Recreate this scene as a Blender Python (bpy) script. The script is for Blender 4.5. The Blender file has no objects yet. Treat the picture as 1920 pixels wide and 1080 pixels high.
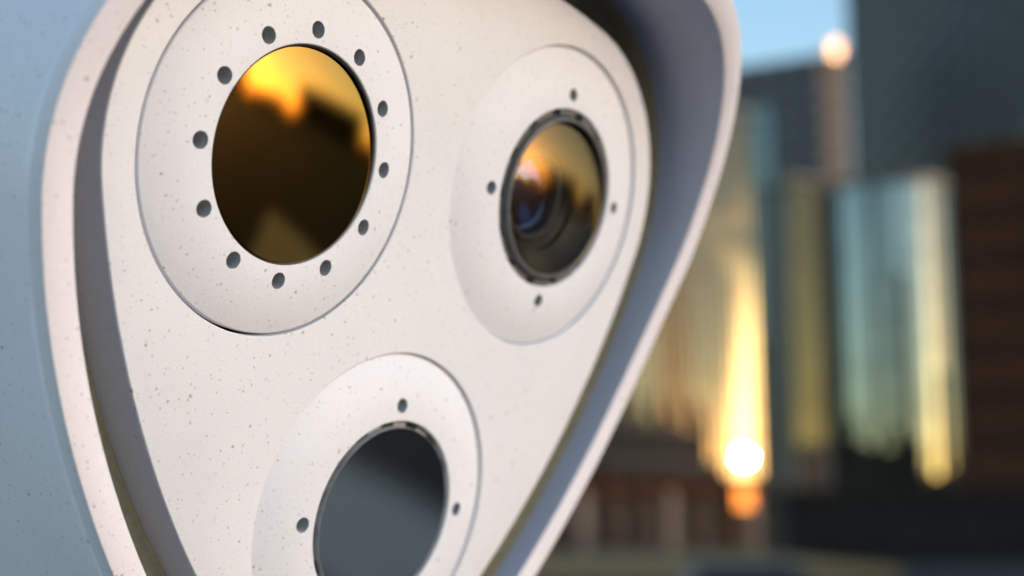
import bpy, bmesh, math, random
from math import sin, cos, radians, pi, sqrt, atan2
from mathutils import Vector, Matrix

random.seed(7)
C = bpy.context.scene.collection
S = bpy.context.scene

# ------------------------------------------------------------------ camera, sky, sun, exposure
STREAK_ROT = 0.0
FPX = 2836.7                       # focal length in photo pixels (1920 wide)
PITCH = radians(9.41)
CAM = Vector((0, 0, 1.6))
SUN_AZ = 70.0                      # degrees to the right of "towards the viewer"
SUN_EL = 4.5
cam = bpy.data.cameras.new('camera')
cam.sensor_width = 36.0
cam.lens = FPX * 36.0 / 1920.0
cam.clip_start = 0.02
cam.clip_end = 5000
cam.dof.use_dof = True
cam.dof.focus_distance = 0.408
cam.dof.aperture_fstop = 6.5
camo = bpy.data.objects.new('camera', cam)
camo.location = CAM
camo.rotation_euler = (pi / 2 + PITCH, 0, 0)
C.objects.link(camo)
S.camera = camo

w = bpy.data.worlds.new('World')
S.world = w
w.use_nodes = True
nt = w.node_tree
sky = nt.nodes.new('ShaderNodeTexSky')
sky.sky_type = 'NISHITA'
sky.sun_disc = False
sky.ozone_density = 1.75
sky.dust_density = 0.8
sky.sun_elevation = radians(SUN_EL)
sky.sun_rotation = radians(180 - SUN_AZ)
nt.links.new(sky.outputs[0], nt.nodes['Background'].inputs[0])
nt.nodes['Background'].inputs[1].default_value = 0.15

SUND = Vector((cos(radians(SUN_EL)) * sin(radians(SUN_AZ)), -cos(radians(SUN_EL)) * cos(radians(SUN_AZ)), sin(radians(SUN_EL))))
sl = bpy.data.lights.new('sun', 'SUN')
sl.energy = 0.32
sl.angle = radians(0.32)
sl.color = (1.0, 0.94, 0.92)
slo = bpy.data.objects.new('sun', sl)
slo.rotation_euler = SUND.to_track_quat('Z', 'Y').to_euler()
slo.location = (20, -10, 30)
C.objects.link(slo)

S.view_settings.view_transform = 'Standard'
S.view_settings.look = 'None'
S.view_settings.gamma = 1.0
S.view_settings.use_curve_mapping = False
S.view_settings.exposure = 2.06
S.cycles.use_denoising = True
S.cycles.sample_clamp_indirect = 0.0
S.cycles.max_bounces = 10

# ------------------------------------------------------------------ helpers
def lin(r, g, b):
    return tuple(((v / 255.0 + 0.055) / 1.055) ** 2.4 if v > 10 else v / 255.0 / 12.92 for v in (r, g, b)) + (1.0,)

def new_mat(name):
    m = bpy.data.materials.new(name)
    m.use_nodes = True
    return m, m.node_tree.nodes, m.node_tree.links, m.node_tree.nodes['Principled BSDF']

def noise_mat(name, c1, c2, scale, rough=0.6, metal=0.0, bump=0.0, detail=4, spec=0.5, stretch=(1, 1, 1), bscale=None):
    m, n, l, p = new_mat(name)
    tc = n.new('ShaderNodeTexCoord'); mp = n.new('ShaderNodeMapping'); mp.inputs['Scale'].default_value = stretch
    l.new(tc.outputs['Object'], mp.inputs[0])
    t = n.new('ShaderNodeTexNoise'); t.inputs['Scale'].default_value = scale; t.inputs['Detail'].default_value = detail
    l.new(mp.outputs[0], t.inputs['Vector'])
    r = n.new('ShaderNodeValToRGB'); r.color_ramp.elements[0].position = 0.35; r.color_ramp.elements[1].position = 0.65
    r.color_ramp.elements[0].color = tuple(c1) + (1,); r.color_ramp.elements[1].color = tuple(c2) + (1,)
    l.new(t.outputs[0], r.inputs[0]); l.new(r.outputs[0], p.inputs['Base Color'])
    p.inputs['Roughness'].default_value = rough; p.inputs['Metallic'].default_value = metal
    p.inputs['Specular IOR Level'].default_value = spec
    if bump:
        t2 = n.new('ShaderNodeTexNoise'); t2.inputs['Scale'].default_value = bscale or scale * 6
        l.new(mp.outputs[0], t2.inputs['Vector'])
        b = n.new('ShaderNodeBump'); b.inputs['Strength'].default_value = bump; b.inputs['Distance'].default_value = 0.001
        l.new(t2.outputs[0], b.inputs['Height']); l.new(b.outputs[0], p.inputs['Normal'])
    return m

def paint_mat(name, base, seed):
    """satin powder coat with faint mottling and specks of dirt (object coordinates in metres)"""
    m, n, l, p = new_mat(name)
    tc = n.new('ShaderNodeTexCoord')
    off = n.new('ShaderNodeVectorMath'); off.operation = 'ADD'; off.inputs[1].default_value = (seed * .37, seed * .11, seed * .23)
    l.new(tc.outputs['Object'], off.inputs[0])
    big = n.new('ShaderNodeTexNoise'); big.inputs['Scale'].default_value = 22; big.inputs['Detail'].default_value = 5
    l.new(off.outputs[0], big.inputs['Vector'])
    rb = n.new('ShaderNodeValToRGB')
    rb.color_ramp.elements[0].position = 0.3; rb.color_ramp.elements[1].position = 0.7
    rb.color_ramp.elements[0].color = tuple(v * 0.95 for v in base) + (1,); rb.color_ramp.elements[1].color = tuple(base) + (1,)
    l.new(big.outputs[0], rb.inputs[0])
    fine = n.new('ShaderNodeTexNoise'); fine.inputs['Scale'].default_value = 1500; fine.inputs['Detail'].default_value = 2
    l.new(off.outputs[0], fine.inputs['Vector'])
    mr = n.new('ShaderNodeMapRange'); mr.inputs['From Min'].default_value = 0.25; mr.inputs['From Max'].default_value = 0.75
    mr.inputs['To Min'].default_value = 0.95; mr.inputs['To Max'].default_value = 1.02
    l.new(fine.outputs[0], mr.inputs[0])
    mx = n.new('ShaderNodeVectorMath'); mx.operation = 'SCALE'
    l.new(rb.outputs[0], mx.inputs[0]); l.new(mr.outputs[0], mx.inputs['Scale'])
    col = mx.outputs[0]
    # warped coordinates so that the specks are not round
    wn = n.new('ShaderNodeTexNoise'); wn.inputs['Scale'].default_value = 700
    l.new(off.outputs[0], wn.inputs['Vector'])
    ws = n.new('ShaderNodeVectorMath'); ws.operation = 'SCALE'; ws.inputs['Scale'].default_value = 0.0016
    l.new(wn.outputs['Color'], ws.inputs[0])
    wa = n.new('ShaderNodeVectorMath'); wa.operation = 'ADD'
    l.new(off.outputs[0], wa.inputs[0]); l.new(ws.outputs[0], wa.inputs[1])
    for sc_, th, sel, strength, tint in ((420, 0.18, 0.5, 0.82, (.28, .25, .23, 1)), (640, 0.20, 0.5, 0.68, (.34, .31, .30, 1)), (130, 0.09, 0.45, 1.0, (.22, .20, .19, 1))):
        v = n.new('ShaderNodeTexVoronoi'); v.feature = 'F1'; v.inputs['Scale'].default_value = sc_
        l.new(wa.outputs[0], v.inputs['Vector'])
        lt = n.new('ShaderNodeMapRange'); lt.interpolation_type = 'SMOOTHSTEP'
        lt.inputs['From Min'].default_value = th * 0.5; lt.inputs['From Max'].default_value = th * 1.3
        lt.inputs['To Min'].default_value = strength; lt.inputs['To Max'].default_value = 0.0
        l.new(v.outputs['Distance'], lt.inputs[0])
        sep = n.new('ShaderNodeSeparateColor'); l.new(v.outputs['Color'], sep.inputs[0])
        gt = n.new('ShaderNodeMath'); gt.operation = 'GREATER_THAN'; gt.inputs[1].default_value = sel
        l.new(sep.outputs[0], gt.inputs[0])
        mu = n.new('ShaderNodeMath'); mu.operation = 'MULTIPLY'; l.new(gt.outputs[0], mu.inputs[0]); l.new(lt.outputs[0], mu.inputs[1])
        mu2 = n.new('ShaderNodeMath'); mu2.operation = 'MULTIPLY'; l.new(mu.outputs[0], mu2.inputs[0]); l.new(sep.outputs[1], mu2.inputs[1])
        mc = n.new('ShaderNodeMix'); mc.data_type = 'RGBA'
        l.new(mu2.outputs[0], mc.inputs[0]); l.new(col, mc.inputs[6]); mc.inputs[7].default_value = tint
        col = mc.outputs[2]
    l.new(col, p.inputs['Base Color'])
    p.inputs['Roughness'].default_value = 0.55
    p.inputs['Specular IOR Level'].default_value = 0.35
    b = n.new('ShaderNodeBump'); b.inputs['Strength'].default_value = 0.12; b.inputs['Distance'].default_value = 0.0004
    l.new(fine.outputs[0], b.inputs['Height']); l.new(b.outputs[0], p.inputs['Normal'])
    return m

def mirror_mat(name, col, rough=0.0):
    m = bpy.data.materials.new(name); m.use_nodes = True
    n, l = m.node_tree.nodes, m.node_tree.links
    n.remove(n['Principled BSDF'])
    g = n.new('ShaderNodeBsdfGlossy'); g.distribution = 'BECKMANN'
    g.inputs['Color'].default_value = tuple(col) + (1,); g.inputs['Roughness'].default_value = rough
    l.new(g.outputs[0], n['Material Output'].inputs[0])
    return m

def coated_glass_mat(name, col, fac):
    """thin coated lens glass: a tinted reflection over what lies behind it"""
    m = bpy.data.materials.new(name); m.use_nodes = True
    n, l = m.node_tree.nodes, m.node_tree.links
    n.remove(n['Principled BSDF'])
    g = n.new('ShaderNodeBsdfGlossy'); g.inputs['Color'].default_value = tuple(col) + (1,); g.distribution = 'BECKMANN'; g.inputs['Roughness'].default_value = 0.19
    t = n.new('ShaderNodeBsdfTransparent'); t.inputs['Color'].default_value = (.8, .78, .72, 1)
    mx = n.new('ShaderNodeMixShader'); mx.inputs[0].default_value = fac
    l.new(t.outputs[0], mx.inputs[1]); l.new(g.outputs[0], mx.inputs[2])
    l.new(mx.outputs[0], n['Material Output'].inputs[0])
    return m

def facade_glass(name, tint, rough, var=0.25, scale=0.35, streak=0.0):
    """reflective curtain-wall glass, each pane a little different; streak adds a faint vertical smear of the mirror image"""
    m = bpy.data.materials.new(name); m.use_nodes = True
    n, l = m.node_tree.nodes, m.node_tree.links
    n.remove(n['Principled BSDF'])
    tc = n.new('ShaderNodeTexCoord')
    t = n.new('ShaderNodeTexNoise'); t.inputs['Scale'].default_value = scale; t.inputs['Detail'].default_value = 2
    l.new(tc.outputs['Object'], t.inputs['Vector'])
    r = n.new('ShaderNodeValToRGB')
    r.color_ramp.elements[0].position = 0.35; r.color_ramp.elements[1].position = 0.65
    r.color_ramp.elements[0].color = tuple(v * (1 - var) for v in tint) + (1,); r.color_ramp.elements[1].color = tuple(tint) + (1,)
    l.new(t.outputs[0], r.inputs[0])
    g = n.new('ShaderNodeBsdfGlossy'); g.distribution = 'BECKMANN'; g.inputs['Roughness'].default_value = rough
    l.new(r.outputs[0], g.inputs['Color'])
    out = g.outputs[0]
    if streak:
        g2 = n.new('ShaderNodeBsdfGlossy'); g2.distribution = 'BECKMANN'; g2.inputs['Roughness'].default_value = 0.13
        g2.inputs['Anisotropy'].default_value = 0.78; g2.inputs['Rotation'].default_value = STREAK_ROT
        tg = n.new('ShaderNodeTangent'); tg.direction_type = 'RADIAL'; tg.axis = 'Z'
        l.new(tg.outputs[0], g2.inputs['Tangent']); g2.inputs['Color'].default_value = (.16, .105, .035, 1)  # gold of the mirrored sun put into the lobe colour
        mx = n.new('ShaderNodeMixShader'); mx.inputs[0].default_value = streak
        l.new(out, mx.inputs[1]); l.new(g2.outputs[0], mx.inputs[2]); out = mx.outputs[0]
        g3 = n.new('ShaderNodeBsdfGlossy'); g3.distribution = 'BECKMANN'; g3.inputs['Roughness'].default_value = 0.15  # extra lobe, orange halo round the mirrored sun put into its colour
        g3.inputs['Color'].default_value = (.30, .11, .02, 1)
        mx3 = n.new('ShaderNodeMixShader'); mx3.inputs[0].default_value = .018
        l.new(out, mx3.inputs[1]); l.new(g3.outputs[0], mx3.inputs[2]); out = mx3.outputs[0]
    l.new(out, n['Material Output'].inputs[0])
    return m

def link(name, bm, mat, parent=None, smooth=None, bevel=None):
    me = bpy.data.meshes.new(name)
    bm.normal_update()
    bm.to_mesh(me); bm.free()
    me.materials.append(mat)
    o = bpy.data.objects.new(name, me)
    C.objects.link(o)
    if smooth is not None:
        for p in me.polygons: p.use_smooth = True
        me.set_sharp_from_angle(angle=radians(smooth))
    if parent: o.parent = parent
    return o

def tag(o, label, cat, group=None, kind=None):
    if label: o['label'] = label
    if cat: o['category'] = cat
    if group: o['group'] = group
    if kind: o['kind'] = kind
    return o

def empty(name, loc=(0, 0, 0)):
    o = bpy.data.objects.new(name, None); o.location = loc; C.objects.link(o)
    return o

def add_box(bm, x0, x1, y0, y1, z0, z1, M=None):
    vs = [bm.verts.new(v) for v in ((x0, y0, z0), (x1, y0, z0), (x1, y1, z0), (x0, y1, z0), (x0, y0, z1), (x1, y0, z1), (x1, y1, z1), (x0, y1, z1))]
    for f in ((3, 2, 1, 0), (4, 5, 6, 7), (0, 1, 5, 4), (1, 2, 6, 5), (2, 3, 7, 6), (3, 0, 4, 7)):
        bm.faces.new([vs[i] for i in f])
    if M is not None:
        for v in vs: v.co = M @ v.co
    return vs

def boxo(name, dims, mat, parent, M=None, bev=0.0):
    bm = bmesh.new(); add_box(bm, *dims, M=M)
    if bev: bmesh.ops.bevel(bm, geom=bm.edges[:], offset=bev, segments=2, affect='EDGES')
    return link(name, bm, mat, parent)

def loft(bm, rings, closed=True):
    """rings: list of lists of Vectors of equal length"""
    vr = [[bm.verts.new(p) for p in r] for r in rings]
    k = len(rings[0])
    for a, b in zip(vr[:-1], vr[1:]):
        for i in range(k if closed else k - 1):
            j = (i + 1) % k
            bm.faces.new((a[i], a[j], b[j], b[i]))
    return vr

def circle(r, z, n=128, c=(0, 0)):
    return [Vector((c[0] + r * cos(2 * pi * i / n), c[1] + r * sin(2 * pi * i / n), z)) for i in range(n)]

# ------------------------------------------------------------------ geometry of the view
UPV = Vector((0, -sin(PITCH), cos(PITCH))); FWD = Vector((0, cos(PITCH), sin(PITCH))); RGT = Vector((1, 0, 0))
def ray(px, py):
    return RGT * ((px - 960) / FPX) + UPV * (-(py - 540) / FPX) + FWD
def at(px, py, D):
    """a point of the place D metres ahead of the camera"""
    d = ray(px, py)
    return CAM + d * (D / d.y)

# ------------------------------------------------------------------ materials
M_plate = paint_mat('white_powder_coat', (.73, .75, .83), 1)
M_shell = paint_mat('white_shell_coat', (.785, .76, .85), 5)
M_bezel = paint_mat('bezel_coat', (.74, .76, .85), 9)
M_inner = paint_mat('recess_shade_grey', (.44, .49, .64), 13)  # shade of the groove walls put into a greyer, bluer coat
M_hole = noise_mat('hole_shade_grey', (.40, .42, .46), (.47, .49, .53), 900, rough=.5)  # shade inside the holes put into a darker bluish grey
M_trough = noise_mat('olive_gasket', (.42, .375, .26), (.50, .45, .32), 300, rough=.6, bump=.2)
M_black = noise_mat('black_anodised', (.008, .008, .008), (.016, .016, .016), 400, rough=.35)
M_ring = noise_mat('dark_grey_anodised', (.10, .10, .103), (.13, .13, .133), 500, rough=.38)
M_ring2 = noise_mat('grey_anodised', (.27, .28, .30), (.33, .34, .36), 500, rough=.35)
M_lens1 = mirror_mat('gold_infrared_window', (.35, .178, .045), .14)
M_lens3 = mirror_mat('dark_window', (.37, .355, .34), .15)
M_lens2 = coated_glass_mat('amber_coated_glass', (.85, .48, .20), .21)
M_lens_in = mirror_mat('blue_coated_element', (.10, .19, .50), .05)
M_inring = mirror_mat('bright_metal_ring', (.8, .8, .78), .35)

# ------------------------------------------------------------------ the sensor head (metres, local x right, y up, z out of the face)
CEN = [(0.0, 0.0), (121.0, 0.0), (60.5, -104.79)]
G = (60.5, -34.93)
RC, RB, DC = 60.5, 290.0, 69.86
D_ = (-DC + sqrt(DC * DC - 4 * (DC * DC - (RB - RC) ** 2))) / 2

def outline(off, per=44):
    """three-lobed outline: corner arcs round the three lenses joined by wide arcs, moved outwards by off (mm)"""
    pts = []
    for k in range(3):
        a = radians(30 + 120 * k)
        cx, cy = G[0] + DC * cos(a), G[1] + DC * sin(a)
        # the wide arcs either side have their centres opposite to directions a-60 and a+60
        bm_ = (G[0] - D_ * cos(a - pi / 3), G[1] - D_ * sin(a - pi / 3))
        bp_ = (G[0] - D_ * cos(a + pi / 3), G[1] - D_ * sin(a + pi / 3))
        t0 = atan2(cy - bm_[1], cx - bm_[0]); t1 = atan2(cy - bp_[1], cx - bp_[0])
        while t1 < t0: t1 += 2 * pi
        for i in range(per):
            t = t0 + (t1 - t0) * i / per
            pts.append((cx + (RC + off) * cos(t), cy + (RC + off) * sin(t)))
        # wide arc after this corner: from t1 (about bp_) to the next corner
        a2 = a + 2 * pi / 3
        nx, ny = G[0] + DC * cos(a2), G[1] + DC * sin(a2)
        t2 = atan2(ny - bp_[1], nx - bp_[0])
        while t2 < t1: t2 += 2 * pi
        for i in range(per):
            t = t1 + (t2 - t1) * i / per
            pts.append((bp_[0] + (RB + off) * cos(t), bp_[1] + (RB + off) * sin(t)))
    return pts

HV = [-260, -200, -140, -100, -60, -30, 4, 30, 45, 60, 80, 100, 130, 180]
HH = [2.6, 2.8, 3.1, 3.6, 4.9, 7.4, 12.5, 19.3, 24.2, 29.8, 37.6, 45.0, 54.0, 66.0]
def hood(v):
    """how far the rim stands out in front of the face: little below, a visor above (mm)"""
    for i in range(len(HV) - 1):
        if HV[i] <= v <= HV[i + 1]:
            x0, x1 = HV[i], HV[i + 1]
            def sl(j):
                j = max(1, min(len(HV) - 2, j)); return (HH[j + 1] - HH[j - 1]) / (HV[j + 1] - HV[j - 1])
            t = (v - x0) / (x1 - x0); h = x1 - x0
            return (2 * t ** 3 - 3 * t * t + 1) * HH[i] + (t ** 3 - 2 * t * t + t) * h * sl(i) + (-2 * t ** 3 + 3 * t * t) * HH[i + 1] + (t ** 3 - t * t) * h * sl(i + 1)
    return HH[-1]

def oring(off, wf):
    return [Vector((x, y, wf(y) if callable(wf) else wf)) * 0.001 for x, y in outline(off)]

# placed from the measured pose of the face relative to the camera
O_cam = Vector((-0.0610, 0.0364, -0.4114))
n_cam = Vector((0.7765, -0.1736, 0.6057)).normalized()
u_cam = Vector((0.1675, 0.9836, 0.0672)); u_cam = (u_cam - n_cam * u_cam.dot(n_cam)).normalized()
r_cam = u_cam.cross(n_cam)
def c2w(v): return RGT * v.x + UPV * v.y - FWD * v.z
head = empty('sensor_head')
O_w = CAM + c2w(O_cam)
R_w, U_w, N_w = c2w(r_cam), c2w(u_cam), c2w(n_cam)
head.matrix_world = Matrix(((R_w.x, U_w.x, N_w.x, O_w.x), (R_w.y, U_w.y, N_w.y, O_w.y), (R_w.z, U_w.z, N_w.z, O_w.z), (0, 0, 0, 1)))
tag(head, 'white three-lens camera head with hooded rounded triangular rim, filling the foreground', 'camera')

# shell with its rim
bm = bmesh.new()
rings = [oring(14.32, lambda v: hood(v) - .72), oring(14.45, lambda v: hood(v) - .25), oring(14.9, hood),
         oring(22.1, hood), oring(22.65, lambda v: hood(v) - .2), oring(22.85, lambda v: hood(v) - .7), oring(23.2, lambda v: hood(v) - 4.6),
         oring(22.8, lambda v: hood(v) - 5.1), oring(22.3, lambda v: hood(v) - 9), oring(21.3, -35), oring(20, -60), oring(16, -95), oring(2, -130), oring(-30, -152)]
vr = loft(bm, rings)
bm.faces.new(vr[-1])
bmesh.ops.recalc_face_normals(bm, faces=bm.faces[:])
link('shell', bm, M_shell, head, smooth=32)

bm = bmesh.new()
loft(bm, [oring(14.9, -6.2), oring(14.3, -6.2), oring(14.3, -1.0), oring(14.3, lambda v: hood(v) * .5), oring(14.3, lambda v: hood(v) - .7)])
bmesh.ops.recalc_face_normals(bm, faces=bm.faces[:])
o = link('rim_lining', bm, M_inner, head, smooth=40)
o['label'] = 'inner wall of the hooded rim, its shade put into the grey'
# trough between rim and face
bm = bmesh.new()
rings = [oring(15.2, -6.21), oring(14.6, -6.6), oring(14.6, -16.2), oring(13.9, -17.0), oring(0.9, -17.0), oring(0.75, -16.4), oring(-0.3, -16.4)]
loft(bm, rings)
bmesh.ops.recalc_face_normals(bm, faces=bm.faces[:])
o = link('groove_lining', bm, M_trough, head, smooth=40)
o['label'] = 'dark olive lining at the bottom of the groove round the face'

# face plate with three round openings
bm = bmesh.new()
side = [oring(0.0, -0.75), oring(-0.2, -0.2), oring(-0.7, 0.0)]
vr = loft(bm, side)
loops = [vr[-1]]
RO = 50.6
for c in CEN:
    cr = [circle(RO * .001, z * .001, 160, (c[0] * .001, c[1] * .001)) for z in (-5.0, -0.25)] + [circle((RO + .25) * .001, 0, 160, (c[0] * .001, c[1] * .001))]
    vv = loft(bm, cr); loops.append(vv[-1])
edges = []
for lp in loops:
    for i in range(len(lp)):
        e = bm.edges.get((lp[i], lp[(i + 1) % len(lp)])); edges.append(e)
bmesh.ops.triangle_fill(bm, use_beauty=True, use_dissolve=False, edges=edges)
bmesh.ops.recalc_face_normals(bm, faces=bm.faces[:])
link('face_plate', bm, M_plate, head, smooth=30)

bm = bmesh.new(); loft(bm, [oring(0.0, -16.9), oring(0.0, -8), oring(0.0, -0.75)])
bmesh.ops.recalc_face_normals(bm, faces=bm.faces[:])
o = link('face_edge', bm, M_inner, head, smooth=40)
o['label'] = 'side of the raised face plate, its shade put into the grey'

def dome_profile(top, edge_w, r_in, r_out):
    """bezel section: gently domed ring, highest at the opening (mm)"""
    pr = []
    N = 22
    for i in range(N + 1):
        r = r_out - .35 - (r_out - .35 - r_in - .3) * i / N
        t = (r - r_in) / (r_out - r_in)
        pr.append((r, edge_w + (top - edge_w) * (1 - t ** 2.1)))
    return pr

def make_bezel(k, top, edge_w, gap, nholes, rh, phase, label, depth=6.5, hr=2.35):
    c = CEN[k]
    r_in, r_out = 30.0, RO - gap
    n = 192
    pr = dome_profile(top, edge_w, r_in, r_out)
    prof = [(r_out, -5.6), (r_out, edge_w - .35)] + pr + [(r_in, pr[-1][1] - .35), (r_in, -9.0), (r_out - 6, -9.0)]
    bm = bmesh.new()
    vr = loft(bm, [circle(r * .001, z * .001, n) for r, z in prof])
    a, b = vr[-1], vr[0]
    for i in range(n):
        j = (i + 1) % n
        bm.faces.new((a[i], a[j], b[j], b[i]))
    bmesh.ops.recalc_face_normals(bm, faces=bm.faces[:])
    o = link('bezel', bm, M_bezel, head)
    o.location = (c[0] * .001, c[1] * .001, 0)
    # blind screw holes, cut into the ring
    cb = bmesh.new()
    for h in range(nholes):
        a_ = radians(phase) + 2 * pi * h / nholes
        hc = (rh * cos(a_) * .001, rh * sin(a_) * .001)
        v2 = loft(cb, [circle(hr * .001, (top - depth) * .001, 28, hc), circle(hr * .001, .012, 28, hc)])
        cb.faces.new(v2[0][::-1]); cb.faces.new(v2[1])
    bmesh.ops.recalc_face_normals(cb, faces=cb.faces[:])
    cut = link('cutter', cb, M_bezel)
    cut.location = o.location; cut.parent = head
    md = o.modifiers.new('holes', 'BOOLEAN'); md.object = cut; md.operation = 'DIFFERENCE'; md.solver = 'EXACT'
    bpy.context.view_layer.update()
    ev = o.evaluated_get(bpy.context.evaluated_depsgraph_get())
    me = bpy.data.meshes.new_from_object(ev)
    o.modifiers.clear(); old = o.data; o.data = me; me.name = 'bezel'
    bpy.data.meshes.remove(old)
    bpy.data.objects.remove(cut)
    for p in me.polygons: p.use_smooth = True
    me.set_sharp_from_angle(angle=radians(24))
    me.materials.append(M_hole)
    for p in me.polygons:
        for h in range(nholes):
            a_ = radians(phase) + 2 * pi * h / nholes
            if (p.center.x - rh * cos(a_) * .001) ** 2 + (p.center.y - rh * sin(a_) * .001) ** 2 < (hr * 1.02 * .001) ** 2:
                p.material_index = 1
    o['label'] = label
    return o

def lathe(name, prof, mat, parent, n=128, smooth=30, cap=None, tilt=0.0, pivot=0.0):
    bm = bmesh.new()
    vr = loft(bm, [circle(r * .001, z * .001, n) for r, z in prof])
    if cap is not None:
        t = bm.verts.new((0, 0, cap * .001)); a = vr[-1]
        for i in range(n): bm.faces.new((a[i], a[(i + 1) % n], t))
    bmesh.ops.recalc_face_normals(bm, faces=bm.faces[:])
    if tilt:
        bmesh.ops.transform(bm, matrix=Matrix.Translation((0, 0, pivot * .001)) @ Matrix.Rotation(-radians(tilt), 4, 'X') @ Matrix.Translation((0, 0, -pivot * .001)), verts=bm.verts[:])
    return link(name, bm, mat, parent, smooth=smooth)

def dome_prof(r0, w0, tilt, steps=26):
    R = r0 / sin(radians(tilt))
    zc = w0 - R * cos(radians(tilt))
    return [(R * sin(radians(tilt) * (1 - i / steps)), zc + R * cos(radians(tilt) * (1 - i / steps))) for i in range(steps)], zc + R

# lens with the golden window: twelve holes round it
b1 = make_bezel(0, 4.4, -0.35, 0.8, 12, 34.3, 120 - 2.9 + 2.9, 'wide domed ring with twelve blind holes round the golden window')
pr, top = dome_prof(29.3, 3.45, 9.5)
lathe('window', [(29.2, -2)] + pr, M_lens1, b1, cap=top, smooth=40, tilt=1.4, pivot=3.45)
lathe('seal', [(30.0, 2.6), (29.95, 3.7), (29.4, 3.6), (29.3, 0)], M_black, b1)

# lens with the amber glass: notched retaining ring, glass dome, inner barrel
b2 = make_bezel(1, 3.0, -1.3, 0.45, 4, 34.8, 90, 'domed ring with four holes round the amber glass lens', hr=2.15)
def notched_ring(parent, prof_in, teeth, r0, r1, z0, z1, fill, ph=0, tm=None):
    o = lathe('retaining_ring', prof_in, M_ring if tm is None else M_ring2, parent)
    bm = bmesh.new()
    for k in range(teeth):
        a0 = 2 * pi * (k + ph) / teeth; a1 = a0 + 2 * pi / teeth * fill
        N = 10
        sect = [(r0, z0), (r1, z0), (r1, z1), (r0, z1)]
        rr = [[Vector((r * cos(a0 + (a1 - a0) * i / N), r * sin(a0 + (a1 - a0) * i / N), z)) * .001 for r, z in sect] for i in range(N + 1)]
        v2 = loft(bm, rr); bm.faces.new(v2[0][::-1]); bm.faces.new(v2[-1])
    bmesh.ops.recalc_face_normals(bm, faces=bm.faces[:])
    link('ring_teeth', bm, tm or M_ring, parent, smooth=30)
    return o
notched_ring(b2, [(30.0, -2.0), (29.95, -1.0), (28.3, -.6), (27.0, 3.9), (26.3, 4.3), (25.7, 4.0), (25.6, 2)], 14, 28.0, 29.9, -2.0, 2.15, .66, .2)
pr, top = dome_prof(25.7, 3.8, 14.0)
lathe('glass', pr, M_lens2, b2, cap=top, smooth=40, tilt=4.0, pivot=3.8)
lathe('barrel', [(25.6, 2.5), (23.5, 0), (19, -3), (18.6, -5), (15.5, -7), (14.0, -9), (13.4, -12)], M_black, b2)
lathe('inner_ring', [(14.9, -6.6), (14.5, -5.9), (13.9, -5.9), (13.6, -6.8)], M_inring, b2)
pr, top = dome_prof(13.5, -9.5, 24)
lathe('inner_element', pr, M_lens_in, b2, cap=top, smooth=40)

# lens with the plain dark window
b3 = make_bezel(2, 3.5, -1.3, 0.45, 4, 34.8, 90, 'domed ring with four holes round the dark flat window', hr=2.3)
notched_ring(b3, [(30.0, -2.0), (29.95, 1.2), (28.2, 1.3), (28.0, 3.5), (27.7, 3.5)], 16, 28.05, 29.9, -1, 1.75, .42, .1, tm=M_black)
pr, top = dome_prof(27.9, 3.5, 3.0)
lathe('window', [(27.85, -2)] + pr, M_lens3, b3, cap=top, smooth=40)

# mounting post under the head
M_post = noise_mat('grey_steel', (.25, .25, .26), (.32, .32, .33), 40, rough=.45, metal=.6)
pc = O_w + R_w * .06 - U_w * .12 - N_w * .07
post = empty('mounting_post', (pc.x, pc.y, 0))
tag(post, 'grey steel post carrying the camera head, below the picture', 'post')
bm = bmesh.new(); loft(bm, [circle(.06, 0.012, 48), circle(.06, pc.z - .10, 48), circle(.04, pc.z - .03, 48)])
link('tube', bm, M_post, post, smooth=40)
bm = bmesh.new(); v2 = loft(bm, [circle(.16, 0.004, 48), circle(.16, .018, 48), circle(.15, .022, 48), circle(.05, .022, 48)])
link('base_plate', bm, M_post, post, smooth=30)

# ------------------------------------------------------------------ ground
M_asphalt = noise_mat('asphalt', (.02, .02, .021), (.032, .031, .03), .8, rough=.85, bump=.4, bscale=90, spec=.1)
M_paving = noise_mat('pale_paving', (.20, .14, .075), (.25, .18, .095), .5, rough=.9, spec=.05)
M_plaza = noise_mat('grey_path', (.33, .31, .29), (.40, .375, .35), 1.2, rough=.65)
bm = bmesh.new()
for v in ((-2500, -2500), (2500, -2500), (2500, 2500), (-2500, 2500)): bm.verts.new((v[0], v[1], 0))
bm.faces.new(bm.verts)
tag(link('ground', bm, M_asphalt), None, None, kind='structure')
bm = bmesh.new()
pdir = Vector((sin(radians(108)), -cos(radians(108)), 0)); pside = Vector((-pdir.y, pdir.x, 0))
bm.faces.new([bm.verts.new(Vector((0, .3, .004)) + pdir * a_ + pside * b_) for a_, b_ in ((3.2, -.6), (5.3, -1.2), (5.3, 2.2), (3.2, 1.6))])
tag(link('path', bm, M_plaza), None, None, kind='structure')
bm = bmesh.new()
bm.faces.new([bm.verts.new(p) for p in ((-9, -7, .004), (-.35, -7, .004), (-.35, 9, .004), (-9, 9, .004))])
tag(link('bounce_paving', bm, M_plaza), None, None, kind='structure')  # unseen pale ground added to bounce light onto the left shell
def slab(name, pts, z, mat):
    bm = bmesh.new()
    lo = [bm.verts.new((p[0], p[1], 0.002)) for p in pts]; hi = [bm.verts.new((p[0], p[1], z)) for p in pts]
    bm.faces.new(hi)
    for i in range(len(pts)):
        j = (i + 1) % len(pts); bm.faces.new((lo[i], lo[j], hi[j], hi[i]))
    bmesh.ops.recalc_face_normals(bm, faces=bm.faces[:])
    return tag(link(name, bm, mat), None, None, kind='structure')
a, b, c_, d_ = at(1385, 1018, 150), at(1690, 1085, 60), at(900, 1085, 60), at(900, 1018, 150)
slab('pavement', [(p.x, p.y) for p in (a, b, c_, d_)], .45, M_paving)

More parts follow.
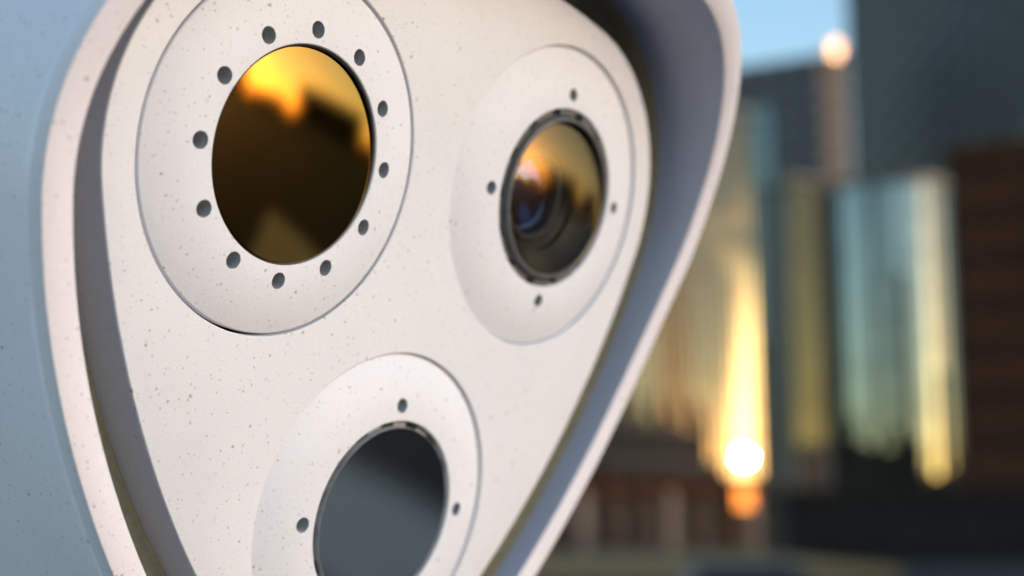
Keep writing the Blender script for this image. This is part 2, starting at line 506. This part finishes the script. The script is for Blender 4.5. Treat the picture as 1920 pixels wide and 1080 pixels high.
# ------------------------------------------------------------------ buildings ahead
M_core = noise_mat('dark_frame', (.022, .021, .02), (.035, .033, .03), .3, rough=.5)
M_podium = noise_mat('black_stone', (.010, .009, .008), (.016, .014, .012), .3, rough=.7, spec=.2)
M_fin = noise_mat('bronze_fin', (.05, .043, .034), (.07, .06, .048), .5, rough=.45)
M_gA = facade_glass('sun_streak_glass', (.030, .055, .068), .02, streak=.10)
M_gA2 = facade_glass('dim_mirror_glass', (.018, .028, .034), .02, streak=.10)
M_gF = facade_glass('teal_mirror_glass', (.28, .31, .30), .08)
M_gF2 = facade_glass('smoked_glass', (.09, .09, .085), .10)
M_gB = facade_glass('grey_green_glass', (.17, .215, .20), .12)
M_gG = facade_glass('olive_glass', (.042, .048, .030), .10)
M_brick = noise_mat('brown_brick', (.25, .165, .125), (.32, .21, .16), .6, rough=.8)
M_cwin = noise_mat('dark_window_glass', (.01, .01, .012), (.015, .015, .017), 3, rough=.5, spec=.1)
M_rust = noise_mat('rust_brick', (.075, .029, .016), (.095, .037, .02), .4, rough=.9, spec=.1)
M_rustwin = noise_mat('dark_rust_panel', (.04, .018, .012), (.05, .022, .015), .4, rough=.9, spec=.1)
M_slate = noise_mat('slate_cladding', (.022, .022, .024), (.028, .029, .031), .2, rough=.7, spec=.2)
M_slate2 = noise_mat('dark_slate_band', (.03, .033, .036), (.04, .043, .046), .2, rough=.6)
M_bluegrey = noise_mat('blue_grey_cladding', (.12, .115, .13), (.15, .145, .16), .2, rough=.6)
M_glint = facade_glass('sun_catching_glass', (.5, .34, .22), .40)
M_conc = noise_mat('tan_concrete', (.30, .24, .18), (.38, .31, .24), .4, rough=.8)

def hdir(az):
    """horizontal unit vector; az in degrees to the right of towards-the-viewer"""
    return Vector((sin(radians(az)), -cos(radians(az)), 0))

def flat_tower(name, label, corner, az, width, depth, height, bay, glasses, lean=0.0, floor=3.6, fin=.18, finmat=None, coremat=None, group=None, base_top=.4, low=None):
    """box tower: the front wall starts at corner (its right end) and runs to the viewer's left; bays of glass between fins"""
    nrm = hdir(az); along = Vector((-(-nrm.y), -(nrm.x), 0)); along = Vector((nrm.y, -nrm.x, 0))   # to the left seen from the front
    M = Matrix(((along.x, nrm.x, 0, corner.x), (along.y, nrm.y, 0, corner.y), (0, 0, 1, 0), (0, 0, 0, 1)))
    t = empty(name, (0, 0, 0)); t.matrix_world = M
    tag(t, label, 'building', group)
    sh = math.tan(radians(lean))
    L = Matrix(((1, 0, 0, 0), (0, 1, -sh, 0), (0, 0, 1, 0), (0, 0, 0, 1)))
    boxo('core', (.05, width - .05, -depth, -.30, 0, height - .3), coremat or M_core, t, M=L)
    nb = int(round(width / bay)); bw = width / nb
    for i in range(nb):
        bm = bmesh.new(); add_box(bm, i * bw + fin / 2 + .003, (i + 1) * bw - fin / 2 - .003, -.24, 0, low(i) if low else base_top, height - .6, M=L)
        link('glass_strip', bm, glasses(i), t)
    if base_top > 1:
        boxo('dark_base', (.06, width - .06, -.29, -.26, .1, base_top - .05), M_podium, t, M=L)  # dark wall put in for the dark skyline mirrored low on the glass
    for i in range(nb + 1):
        bm = bmesh.new(); add_box(bm, i * bw - fin / 2, i * bw + fin / 2, -.26, .22, 0, height, M=L)
        link('fin', bm, finmat or M_fin, t)
    z = floor
    while z < height - 1:
        bm = bmesh.new(); add_box(bm, .1, width - .1, -.2, .03, z, z + .22, M=L)
        link('floor_band', bm, finmat or M_fin, t); z += floor
    bm = bmesh.new(); add_box(bm, -.3, width + .3, -depth - .3, .3, height, height + .8, M=L)
    link('parapet', bm, finmat or M_fin, t)
    return t

def elev_h(px, py, D):
    return at(px, py, D).z

# glass tower beside the rim: its wall stands so that the low sun is mirrored to the camera
d0 = ray(1398, 858).normalized()
caz = -math.degrees(math.atan2(d0.x, d0.y))
cel = math.degrees(math.asin(d0.z))
azA = (SUN_AZ + caz) / 2
leanA = (SUN_EL - cel) / 2 / max(.2, cos(radians((SUN_AZ - caz) / 2)))
pA = at(1422, 600, 190)
dark_bays = {9, 10, 11, 12}
flat_tower('glass_tower', 'glass tower mirroring the low sun, right beside the white rim', pA, azA, 44, 22, elev_h(1400, 215, 190), 1.2,
           lambda i: M_gA2 if i in dark_bays else M_gA, lean=leanA, fin=.07, base_top=elev_h(1400, 700, 190),
           low=lambda i: elev_h(1400, 893 if i < 5 else (868 if i < 7 else random.uniform(745, 850)), 190))

# narrow grey-green tower
pB = at(1454, 500, 262)
flat_tower('office_tower', 'narrow grey-green glass tower just right of the white rim', pB, -4, 7.2, 8, elev_h(1430, 190, 262), 2.4, lambda i: M_gB, base_top=elev_h(1430, 640, 262))

# olive strip tower
pG = at(1540, 600, 205)
flat_tower('office_tower', 'slim olive-gold glass tower left of the round tower', pG, 22, 4.6, 8, elev_h(1515, 345, 205), 1.5, lambda i: M_gG, base_top=elev_h(1515, 835, 205))

# round tower
t = empty('round_tower', at(1672, 600, 156) * 1.0); t.location.z = 0
tag(t, 'round teal glass tower with pale gold reflections in the background', 'building')
R_f = 6.5; H_f = elev_h(1672, 338, 150); NF = 44
bm = bmesh.new(); v2 = loft(bm, [circle(R_f - .3, 0, 88), circle(R_f - .3, H_f - .2, 88)]); bm.faces.new(v2[1]); link('core', bm, M_core, t)
for i in range(NF):
    a0, a1 = 2 * pi * (i + .06) / NF, 2 * pi * (i + .94) / NF
    N = 3
    out = [Vector((R_f * cos(a0 + (a1 - a0) * k / N), R_f * sin(a0 + (a1 - a0) * k / N), 0)) for k in range(N + 1)]
    bm = bmesh.new()
    az_ = math.degrees((a0 + a1) / 2) % 360
    zl = elev_h(1672, (845 if az_ > 300 else (895 if az_ > 280 else 815)) + random.uniform(-38, 38), 150)
    lo = [bm.verts.new(p + Vector((0, 0, zl))) for p in out]; hi = [bm.verts.new(p + Vector((0, 0, H_f - .3))) for p in out]
    for k in range(N): bm.faces.new((lo[k], lo[k + 1], hi[k + 1], hi[k]))
    az = math.degrees((a0 + a1) / 2) % 360          # 270 faces the viewer, 300 to the right of it
    dark = (292 < az < 300) or (252 < az < 257) or (236 < az < 243)
    link('glass_strip', bm, M_gF2 if dark else M_gF, t, smooth=60)
    ca = 2 * pi * i / NF
    Mf = Matrix.Rotation(ca, 4, 'Z')
    bm = bmesh.new(); add_box(bm, R_f - .1, R_f + .14, -.05, .05, 0, H_f, M=Mf); link('fin', bm, M_fin, t)
bm = bmesh.new(); v2 = loft(bm, [circle(R_f + .2, H_f - .3, 88), circle(R_f + .2, H_f + .5, 88)]); bm.faces.new(v2[1]); bm.faces.new(v2[0][::-1])
link('parapet', bm, M_fin, t)
bm = bmesh.new(); loft(bm, [circle(R_f - .12, 0, 88), circle(R_f - .12, elev_h(1672, 770, 150), 88), circle(R_f - .3, elev_h(1672, 770, 150), 88)]); link('dark_base', bm, M_podium, t)  # dark mirrored skyline put in as a plain dark wall

def block(name, label, corner, az, width, depth, height, wall, floors, bays, winmat, band=None, wm=.62, hm=.55, group=None, top=None):
    """plain building: wall body, ledges, recess-dark windows in rows"""
    nrm = hdir(az); along = Vector((nrm.y, -nrm.x, 0))
    t = empty(name); t.matrix_world = Matrix(((along.x, nrm.x, 0, corner.x), (along.y, nrm.y, 0, corner.y), (0, 0, 1, 0), (0, 0, 0, 1)))
    tag(t, label, 'building', group)
    boxo('wall', (0, width, -depth, 0, 0, height), wall, t)
    fh = height / floors; bw = width / bays
    for f in range(floors):
        for i in range(bays):
            x = i * bw + bw * (1 - wm) / 2; z = f * fh + fh * .28
            boxo('window', (x, x + bw * wm, -.1, .04, z, z + fh * hm), winmat, t)
    boxo('parapet', (-.25, width + .25, -depth - .25, .25, height, height + .7), top or wall, t)
    if band:
        for z, hgt in band: boxo('ledge', (-.05, width + .05, -.2, .35, z, z + hgt), M_slate2, t)
    return t

# dark blue-grey block behind
pC = at(1546, 300, 330)
block('office_block', 'dull blue-grey office block behind the slender brown tower', pC, -28, 25, 14, elev_h(1490, 108, 330), M_bluegrey, 22, 5, M_slate2)
# slab at the top right
pE = at(1990, 300, 235); pE2 = at(1597, 300, 400)
dv = Vector((pE2.x - pE.x, pE2.y - pE.y, 0)); wE = dv.length
nE = Vector((dv.y, -dv.x, 0)).normalized()
if nE.dot(CAM - pE) < 0: nE = -nE
azE = math.degrees(math.atan2(nE.x, -nE.y))
zE = at(1990, 180, 235).z
block('high_rise', 'dark slate high-rise filling the top right corner', pE, azE, wE, 30, 150, M_slate, 24, 12, M_slate2, band=[(zE - 6, 6)], wm=.55, hm=.3)
# slender brown tower
pD = at(1591, 200, 236)
t = block('slender_tower', 'slender brown tower with a bright glint on its top', pD, -6, 4.0, 4, elev_h(1560, 108, 236), M_brick, 20, 2, M_gF2, wm=.35, hm=.4)
# glass box added on top, one pane aimed to mirror the sun
pl = at(1567, 92, 234)
dd = (pl - CAM).normalized(); nn = (SUND - dd).normalized()
bm = bmesh.new()
X = nn.cross(Vector((0, 0, 1))).normalized(); Y = X.cross(nn)
hs = [(-1.0, -1.0), (1.0, -1.0), (1.0, 1.0), (-1.0, 1.0)]
fr = [bm.verts.new(X * (x_ * .95) + Y * (y_ * 1.25)) for x_, y_ in hs]; bk = [bm.verts.new(X * (x_ * .95) + Y * (y_ * 1.25) - nn * 1.2) for x_, y_ in hs]
bm.faces.new(fr); bm.faces.new(bk[::-1])
for i in range(4): bm.faces.new((fr[i], bk[i], bk[(i + 1) % 4], fr[(i + 1) % 4]))
bmesh.ops.recalc_face_normals(bm, faces=bm.faces[:])
o = link('glint_box', bm, M_glint, t)
bpy.context.view_layer.update()
o.matrix_parent_inverse = t.matrix_world.inverted(); o.location = pl
# brown building at the right edge
pH = at(2010, 600, 112)
block('brick_building', 'dark rust-brown brick building at the right edge', pH, -38, 9.0, 10, elev_h(1860, 292, 117), M_rust, 9, 4, M_rustwin)
# podium in front of the round tower
pP = at(2000, 900, 105)
block('podium_building', 'low dark podium building in front of the round tower', pP, -3, 19.3, 12, elev_h(1700, 935, 105), M_podium, 2, 9, M_cwin, wm=.8)

# low arcade under the glass tower
pI = at(1440, 900, 150)
t = empty('arcade', (0, 0, 0)); nrm = hdir(24); al = Vector((nrm.y, -nrm.x, 0))
t.matrix_world = Matrix(((al.x, nrm.x, 0, pI.x), (al.y, nrm.y, 0, pI.y), (0, 0, 1, 0), (0, 0, 0, 1)))
tag(t, 'low brown arcade with square columns below the glass tower', 'building')
hI = elev_h(1250, 895, 138)
boxo('wall', (0, 24, -8, -3, 0, hI - .4), M_core, t)
boxo('roof', (-.4, 24.4, -8.3, .4, hI - .9, hI), M_rust, t)
for i in range(8):
    x = 1.2 + i * 3.1
    boxo('column', (x, x + .75, -.7, 0, 0, hI - .9), M_rust if i % 3 else M_brick, t)

# added pane at the arcade, tinted and aimed for an orange sun glint
ps = at(1396, 932, 134)
dd = (ps - CAM).normalized(); nn = (SUND - dd).normalized()
X = nn.cross(Vector((0, 0, 1))).normalized(); Y = X.cross(nn)
bm = bmesh.new()
fr = [bm.verts.new(X * (x_ * .8) + Y * (y_ * .9)) for x_, y_ in hs]; bk = [bm.verts.new(X * (x_ * .8) + Y * (y_ * .9) - nn * .15) for x_, y_ in hs]
bm.faces.new(fr); bm.faces.new(bk[::-1])
for i in range(4): bm.faces.new((fr[i], bk[i], bk[(i + 1) % 4], fr[(i + 1) % 4]))
bmesh.ops.recalc_face_normals(bm, faces=bm.faces[:])
o = link('glint_panel', bm, facade_glass('orange_glint_glass', (.34, .115, .022), .36), t)
bpy.context.view_layer.update()
o.matrix_parent_inverse = t.matrix_world.inverted(); o.location = ps

# parked car whose roof shows at the bottom edge
M_car = noise_mat('dark_blue_car_paint', (.012, .018, .03), (.018, .025, .038), 3, rough=.5, spec=.2)
M_tyre = noise_mat('tyre_rubber', (.015, .015, .015), (.025, .025, .025), 9, rough=.85)
M_rim_ = noise_mat('wheel_alloy', (.4, .4, .42), (.5, .5, .52), 9, rough=.35, metal=.8)
M_lampg = noise_mat('lamp_lens', (.35, .05, .04), (.45, .07, .05), 9, rough=.2)
pc_ = at(1395, 1065, 21)
car = empty('parked_car', (pc_.x, pc_.y, 0)); car.scale = (1, 1, .87)
tag(car, 'dark blue parked car, only its roof showing at the bottom edge', 'car')
bm = bmesh.new()
prof = [(-2.1, .35), (-2.15, .62), (-2.05, .88), (-1.1, .98), (1.25, 1.0), (2.05, .9), (2.15, .6), (2.1, .35)]
for s in (-1, 1):
    pass
lo = [[Vector((s * .88, x, z)) for x, z in prof] for s in (-1, 1)]
v2 = loft(bm, lo); bm.faces.new(v2[0]); bm.faces.new(v2[1][::-1])
bmesh.ops.recalc_face_normals(bm, faces=bm.faces[:]); bmesh.ops.bevel(bm, geom=bm.edges[:], offset=.05, segments=2, affect='EDGES')
link('body', bm, M_car, car, smooth=40)
bm = bmesh.new()
sec = [(.84, 1.0, -1.25, 1.45), (.70, 1.38, -.45, .95), (.62, 1.45, -.25, .7)]
rr = [[Vector((-x, y0, z)), Vector((x, y0, z)), Vector((x, y1, z)), Vector((-x, y1, z))] for x, z, y0, y1 in sec]
v2 = loft(bm, rr[:2]); link('windows', bm, M_cwin, car, smooth=20)
bm = bmesh.new(); rr[1] = [p + Vector((0, 0, .003)) for p in rr[1]]
v2 = loft(bm, rr[1:]); bm.faces.new(v2[1]); bmesh.ops.bevel(bm, geom=bm.edges[:], offset=.03, segments=2, affect='EDGES'); link('roof', bm, M_car, car, smooth=40)
for sx in (-1, 1):
    for y in (-1.32, 1.32):
        bm = bmesh.new()
        Mw = Matrix.Translation((sx * .80, y, .33)) @ Matrix.Rotation(pi / 2, 4, 'Y')
        v2 = loft(bm, [[Mw @ p for p in circle(r, z, 28)] for r, z in ((.2, -.1), (.31, -.1), (.33, -.07), (.33, .07), (.31, .1), (.2, .1))])
        wh = link('wheel', bm, M_tyre, car, smooth=40)
        bm = bmesh.new(); v2 = loft(bm, [[Mw @ p for p in circle(r, z, 28)] for r, z in ((.2, -.085), (.2, .085))]); bm.faces.new(v2[0]); bm.faces.new(v2[1])
        link('rim', bm, M_rim_, wh, smooth=40)
    boxo('tail_light', (sx * .62 - .16, sx * .62 + .16, -2.17, -2.08, .66, .82), M_lampg, car)

block('shade_block', 'unseen block right of the picture, added to shade the round tower', Vector((84, 128, 0)), -70, 18, 12, 22.0, M_conc, 6, 5, M_cwin)  # added out of view to keep the low sun off the round tower
# ------------------------------------------------------------------ the town to the right and behind, mirrored in the lenses
M_dim = noise_mat('dim_render', (.034, .027, .021), (.05, .04, .03), .2, rough=.85)
M_dim2 = noise_mat('dim_stone', (.042, .038, .035), (.06, .055, .05), .2, rough=.85)
towns = [  # az to the right of towards-the-viewer, half width deg, distance, elevation deg, words
    (20, 8, 150, 4.5, 'flat-roofed stone block behind the viewpoint, leftmost of the row'),
    (40, 8, 140, 5.5, 'brown rendered block behind the viewpoint, second of the row'),
    (57, 4, 150, 3.2, 'low stone block just left of the sun'),
    (77.5, 3.4, 120, 4.9, 'brown rendered block just right of the sun'),
    (86, 4.6, 150, 1.2, 'low stone block in the dip of the mirrored skyline'),
    (103.5, 10.0, 110, 4.5, 'broad stone block seen mirrored in the golden window'),
    (116.2, 2.4, 130, 1.2, 'low brown block right of the broad mirrored one'),
    (125, 6, 120, 4.6, 'stone block farther along the mirrored street'),
    (138, 5, 130, 2.6, 'low brown rendered block at the end of the mirrored street')]
for i, (az, hw, dist, el, lab) in enumerate(towns):
    v = hdir(az); ctr = CAM + v * dist
    wd = 2 * dist * math.tan(radians(hw)); hgt = 2 + dist * math.tan(radians(el))
    nrm = -v; al = Vector((nrm.y, -nrm.x, 0))
    block('town_building', lab, Vector((ctr.x, ctr.y, 0)) - al * (wd / 2), math.degrees(math.atan2(nrm.x, -nrm.y)), wd, 14, hgt,
          M_dim if i % 2 else M_dim2, max(2, int(hgt / 3.4)), max(3, int(wd / 4)), M_cwin, group='buildings of the town behind the viewpoint')
